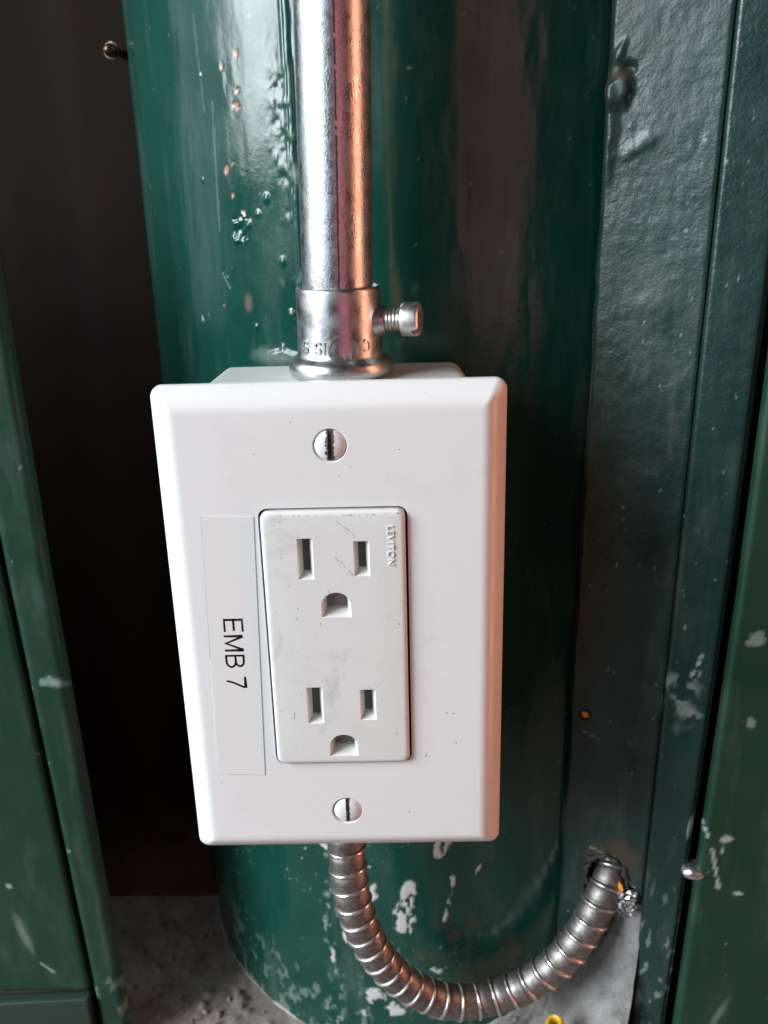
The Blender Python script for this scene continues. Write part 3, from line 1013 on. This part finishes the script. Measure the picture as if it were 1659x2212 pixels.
# ------------------------------------------------------------------ rigid conduit with connector
cd = thing("metal_conduit", (1.6, 28, 59), "galvanised steel conduit pipe running up from the white outlet box with set-screw connector", "conduit")
ax0 = Vector((1.35, 28, 66))
axd = Vector((.022, 0.0, 1)).normalized()
u_, w_ = Vector((1, 0, 0)), Vector((0, -1, 0))
n = 180
loops = []
zs = np.concatenate([np.arange(0, 90, 1.0), np.linspace(90, 340, 16)])
for t in zs:
    l_ = []
    for j in range(n):
        a = 2 * math.pi * j / n
        deg = math.degrees(a)
        dd = abs(((deg - 101 + 180) % 360) - 180) * math.pi / 180 * 8.2           # seam sits a little left of the front
        dd2 = abs(((deg - 86 + 180) % 360) - 180) * math.pi / 180 * 8.2
        r = 8.45 + .04 * math.exp(-(dd2 / 1.2) ** 2)
        l_.append(ax0 + axd * float(t) + (u_ * math.cos(a) + w_ * math.sin(a)) * r)
    loops.append(l_)
link("pipe", loops_mesh("pipe", loops), M['tube'], cd, 60)
rg = random.Random(8)
sv, sf = [], []
for i in range(150):
    t = 13 + i * 1.0
    wd = .16 + .10 * rg.random()
    of = rg.uniform(-.05, .05)
    for q in (-wd, wd):
        a = math.radians(84.5) + (of + q) / 8.2
        p = ax0 + axd * t + (u_ * math.cos(a) + w_ * math.sin(a)) * 8.515
        sv.append(tuple(p))
    if i and rg.random() < .96:
        sf.append((2 * i - 2, 2 * i, 2 * i + 1, 2 * i - 1))
link("weld_seam", mesh_from("weld_seam", sv, sf), simple("dark_seam", (.05, .045, .045), .6, .4), cd, None)
# connector body
CXX, CYY = 1.75, 28.0
pr = [(11.6, 59.0), (12.3, 59.2), (12.75, 60.0), (12.85, 61.2), (12.6, 62.4), (11.9, 63.2), (11.0, 63.7), (10.55, 64.3), (10.4, 65.2), (10.3, 68), (10.2, 74), (10.15, 79.2), (10.05, 79.9), (9.75, 80.1), (9.3, 79.9), (8.95, 79.2), (8.8, 75)]
me = lathe("connector", pr, (CXX, CYY, 0), (0, 0, 1), 96, cap1=False)
con = link("connector", me, M['fitting'], cd, 50)
# raised marks on the connector, upside down
z0_ = 66.6


def cmap(u, w, h):
    a = (u - CXX) / 10.3
    r = 10.24 + h
    return (CXX + r * math.sin(a), CYY - r * math.cos(a), w)


def flip(paths, xc, zc_, w, hgt):
    return [[(xc - (a - .5) * w, zc_ - (b - .5) * hgt) for a, b in p] for p in paths]


Sg = [arc(.5, .74, .42, .24, 20, 270, 12) + arc(.5, .26, .42, .24, 90, -160, 12)[1:]]
Cg = [arc(.5, .5, .45, .48, 45, 315, 16)]
Ug = [[(.05, 1), (.05, .3)] + arc(.5, .3, .45, .3, 180, 360, 8)[1:] + [(.95, 1)]]
Lg = [[(.05, 1), (.05, .02), (.95, .02)]]
Ig = [[(.5, 0), (.5, 1)]]
marks = [arc(3.05, z0_ - .1, 3.45, 3.2, 0, 360, 40)]
marks += flip(Ug, 4.0, z0_ - .9, 1.5, 2.6) + flip(Lg, 2.0, z0_ + .3, 1.3, 2.6)
marks += flip(Sg, -6.9, z0_ + .3, 1.7, 2.9) + flip(Sg, -3.1, z0_ + .2, 1.6, 2.9) + flip(Ig, -1.4, z0_ + .2, 1.0, 2.7) + flip(Cg, 8.9, z0_ + .4, 1.9, 2.9)
link("embossed_mark", ribbon(marks, .40, cmap, .42), M['fitting'], con, 40)
# set screw
sa = Vector((.97, -.24, .02)).normalized()
so = Vector((CXX, CYY, 72.0)) + sa * 9.3
link("boss", lathe("boss", [(4.6, -.6), (4.2, .4), (3.6, 1.1), (3.3, 1.9), (3.1, 2.4), (2.4, 2.5)], so, sa, 40), M['fitting'], cd, 40)
pr = []
for i in range(41):
    t = 1.6 + i * .125
    pr.append((2.42 + .34 * math.sin(i * 2 * math.pi / 7.0), t))
me = lathe("set_screw_thread", pr, so, sa, 40)
link("set_screw_thread", me, M['screw_metal'], cd, 60)
me = lathe("set_screw_head", [(2.0, 6.3), (3.7, 6.3), (3.95, 6.6), (4.0, 7.2), (3.98, 9.8), (3.8, 10.4), (3.4, 10.7), (.1, 10.75)], so, sa, 48)
# slot across the end of the head
bmx = box_mesh("c", -.75, .75, -8, 8, -1.6, 4)
d1 = Vector((0, -.75, -.66))
d1 = (d1 - sa * d1.dot(sa)).normalized()
d2 = d1.cross(sa)
for v in bmx.vertices:
    v.co = d2 * v.co.x + d1 * v.co.y + sa * v.co.z + (so + sa * 10.7) * S
me = cut(me, [bmx])
link("set_screw_head", me, M['screw_metal'], cd, 35)

# ------------------------------------------------------------------ flexible conduit
fx = thing("flexible_conduit", (-2, 28, -59), "ribbed flexible metal conduit curving from the outlet box into the torn hole at lower right", "conduit")
path = np.array([(-2.6, 28, -56), (-2.6, 28, -66), (-2.5, 27.0, -79.1), (-2.4, 26.0, -86.1), (-1.6, 25.0, -95.9), (0.5, 25.0, -107.7), (4.5, 26.0, -119.9), (10.9, 28.0, -132.2), (20.0, 30.0, -142.1),
                 (30.5, 32.0, -147.7), (41.2, 34.0, -148.5), (50.9, 35.0, -145.7), (59.6, 36.0, -139.8), (66.7, 37.0, -132.4), (72.4, 38.6, -123.8), (76.6, 40.8, -115.9), (79.6, 43.2, -110.6), (82.0, 46.6, -106.2), (84.4, 51.5, -102.5), (87, 58, -99)])
# smooth the path with a Catmull-Rom spline
pp = []
for i in range(len(path) - 1):
    p0, p1, p2, p3 = path[max(i - 1, 0)], path[i], path[i + 1], path[min(i + 2, len(path) - 1)]
    for t in np.linspace(0, 1, 24, endpoint=False):
        pp.append(.5 * ((2 * p1) + (-p0 + p2) * t + (2 * p0 - 5 * p1 + 4 * p2 - p3) * t * t + (-p0 + 3 * p1 - 3 * p2 + p3) * t ** 3))
pp = np.array(pp)
al = np.concatenate([[0], np.cumsum(np.linalg.norm(np.diff(pp, axis=0), axis=1))])
pos = lambda s: Vector([np.interp(s, al, pp[:, k]) for k in range(3)])


def frame(s):
    t = (pos(min(s + 1, al[-1])) - pos(max(s - 1, 0))).normalized()
    side = Vector((0, -1, 0))
    side = (side - t * side.dot(t)).normalized()
    return t, side, t.cross(side)


pitch = 6.1
nt = int((al[-1] - 1) / pitch)
FR = 5.45
lipp = [(-.3, -.60), (-.1, -.30), (.0, .05), (.15, .28), (.45, .40), (.8, .30), (1.0, .02), (1.15, -.32), (1.4, -.40), (1.7, -.18), (3.4, -.12), (5.2, -.16), (6.2, -.30), (6.4, -.6)]
for i in range(nt):
    s = 1 + i * pitch
    rg = random.Random(i)
    tl = .10 + rg.uniform(-.02, .02)
    loops = []
    rj = rg.uniform(-.05, .05)
    for du, dr in lipp:
        l_ = []
        for j in range(40):
            a = 2 * math.pi * j / 40
            sj = s + du + tl * FR * math.sin(a)
            t, e1, e2 = frame(min(max(sj, 0), al[-1]))
            l_.append(pos(min(max(sj, 0), al[-1])) + (e1 * math.cos(a) + e2 * math.sin(a)) * (FR + dr + rj))
        loops.append(l_)
    me = loops_mesh("coil", loops, False, False)
    ra = me.attributes.new("ridge", 'FLOAT', 'POINT')
    ra.data.foreach_set("value", np.repeat([1.0 if dr > .15 else 0.0 for _, dr in lipp], 40).astype(np.float32))
    link("coil", me, M['flex'], fx, 60)

print("objects", len(bpy.data.objects))
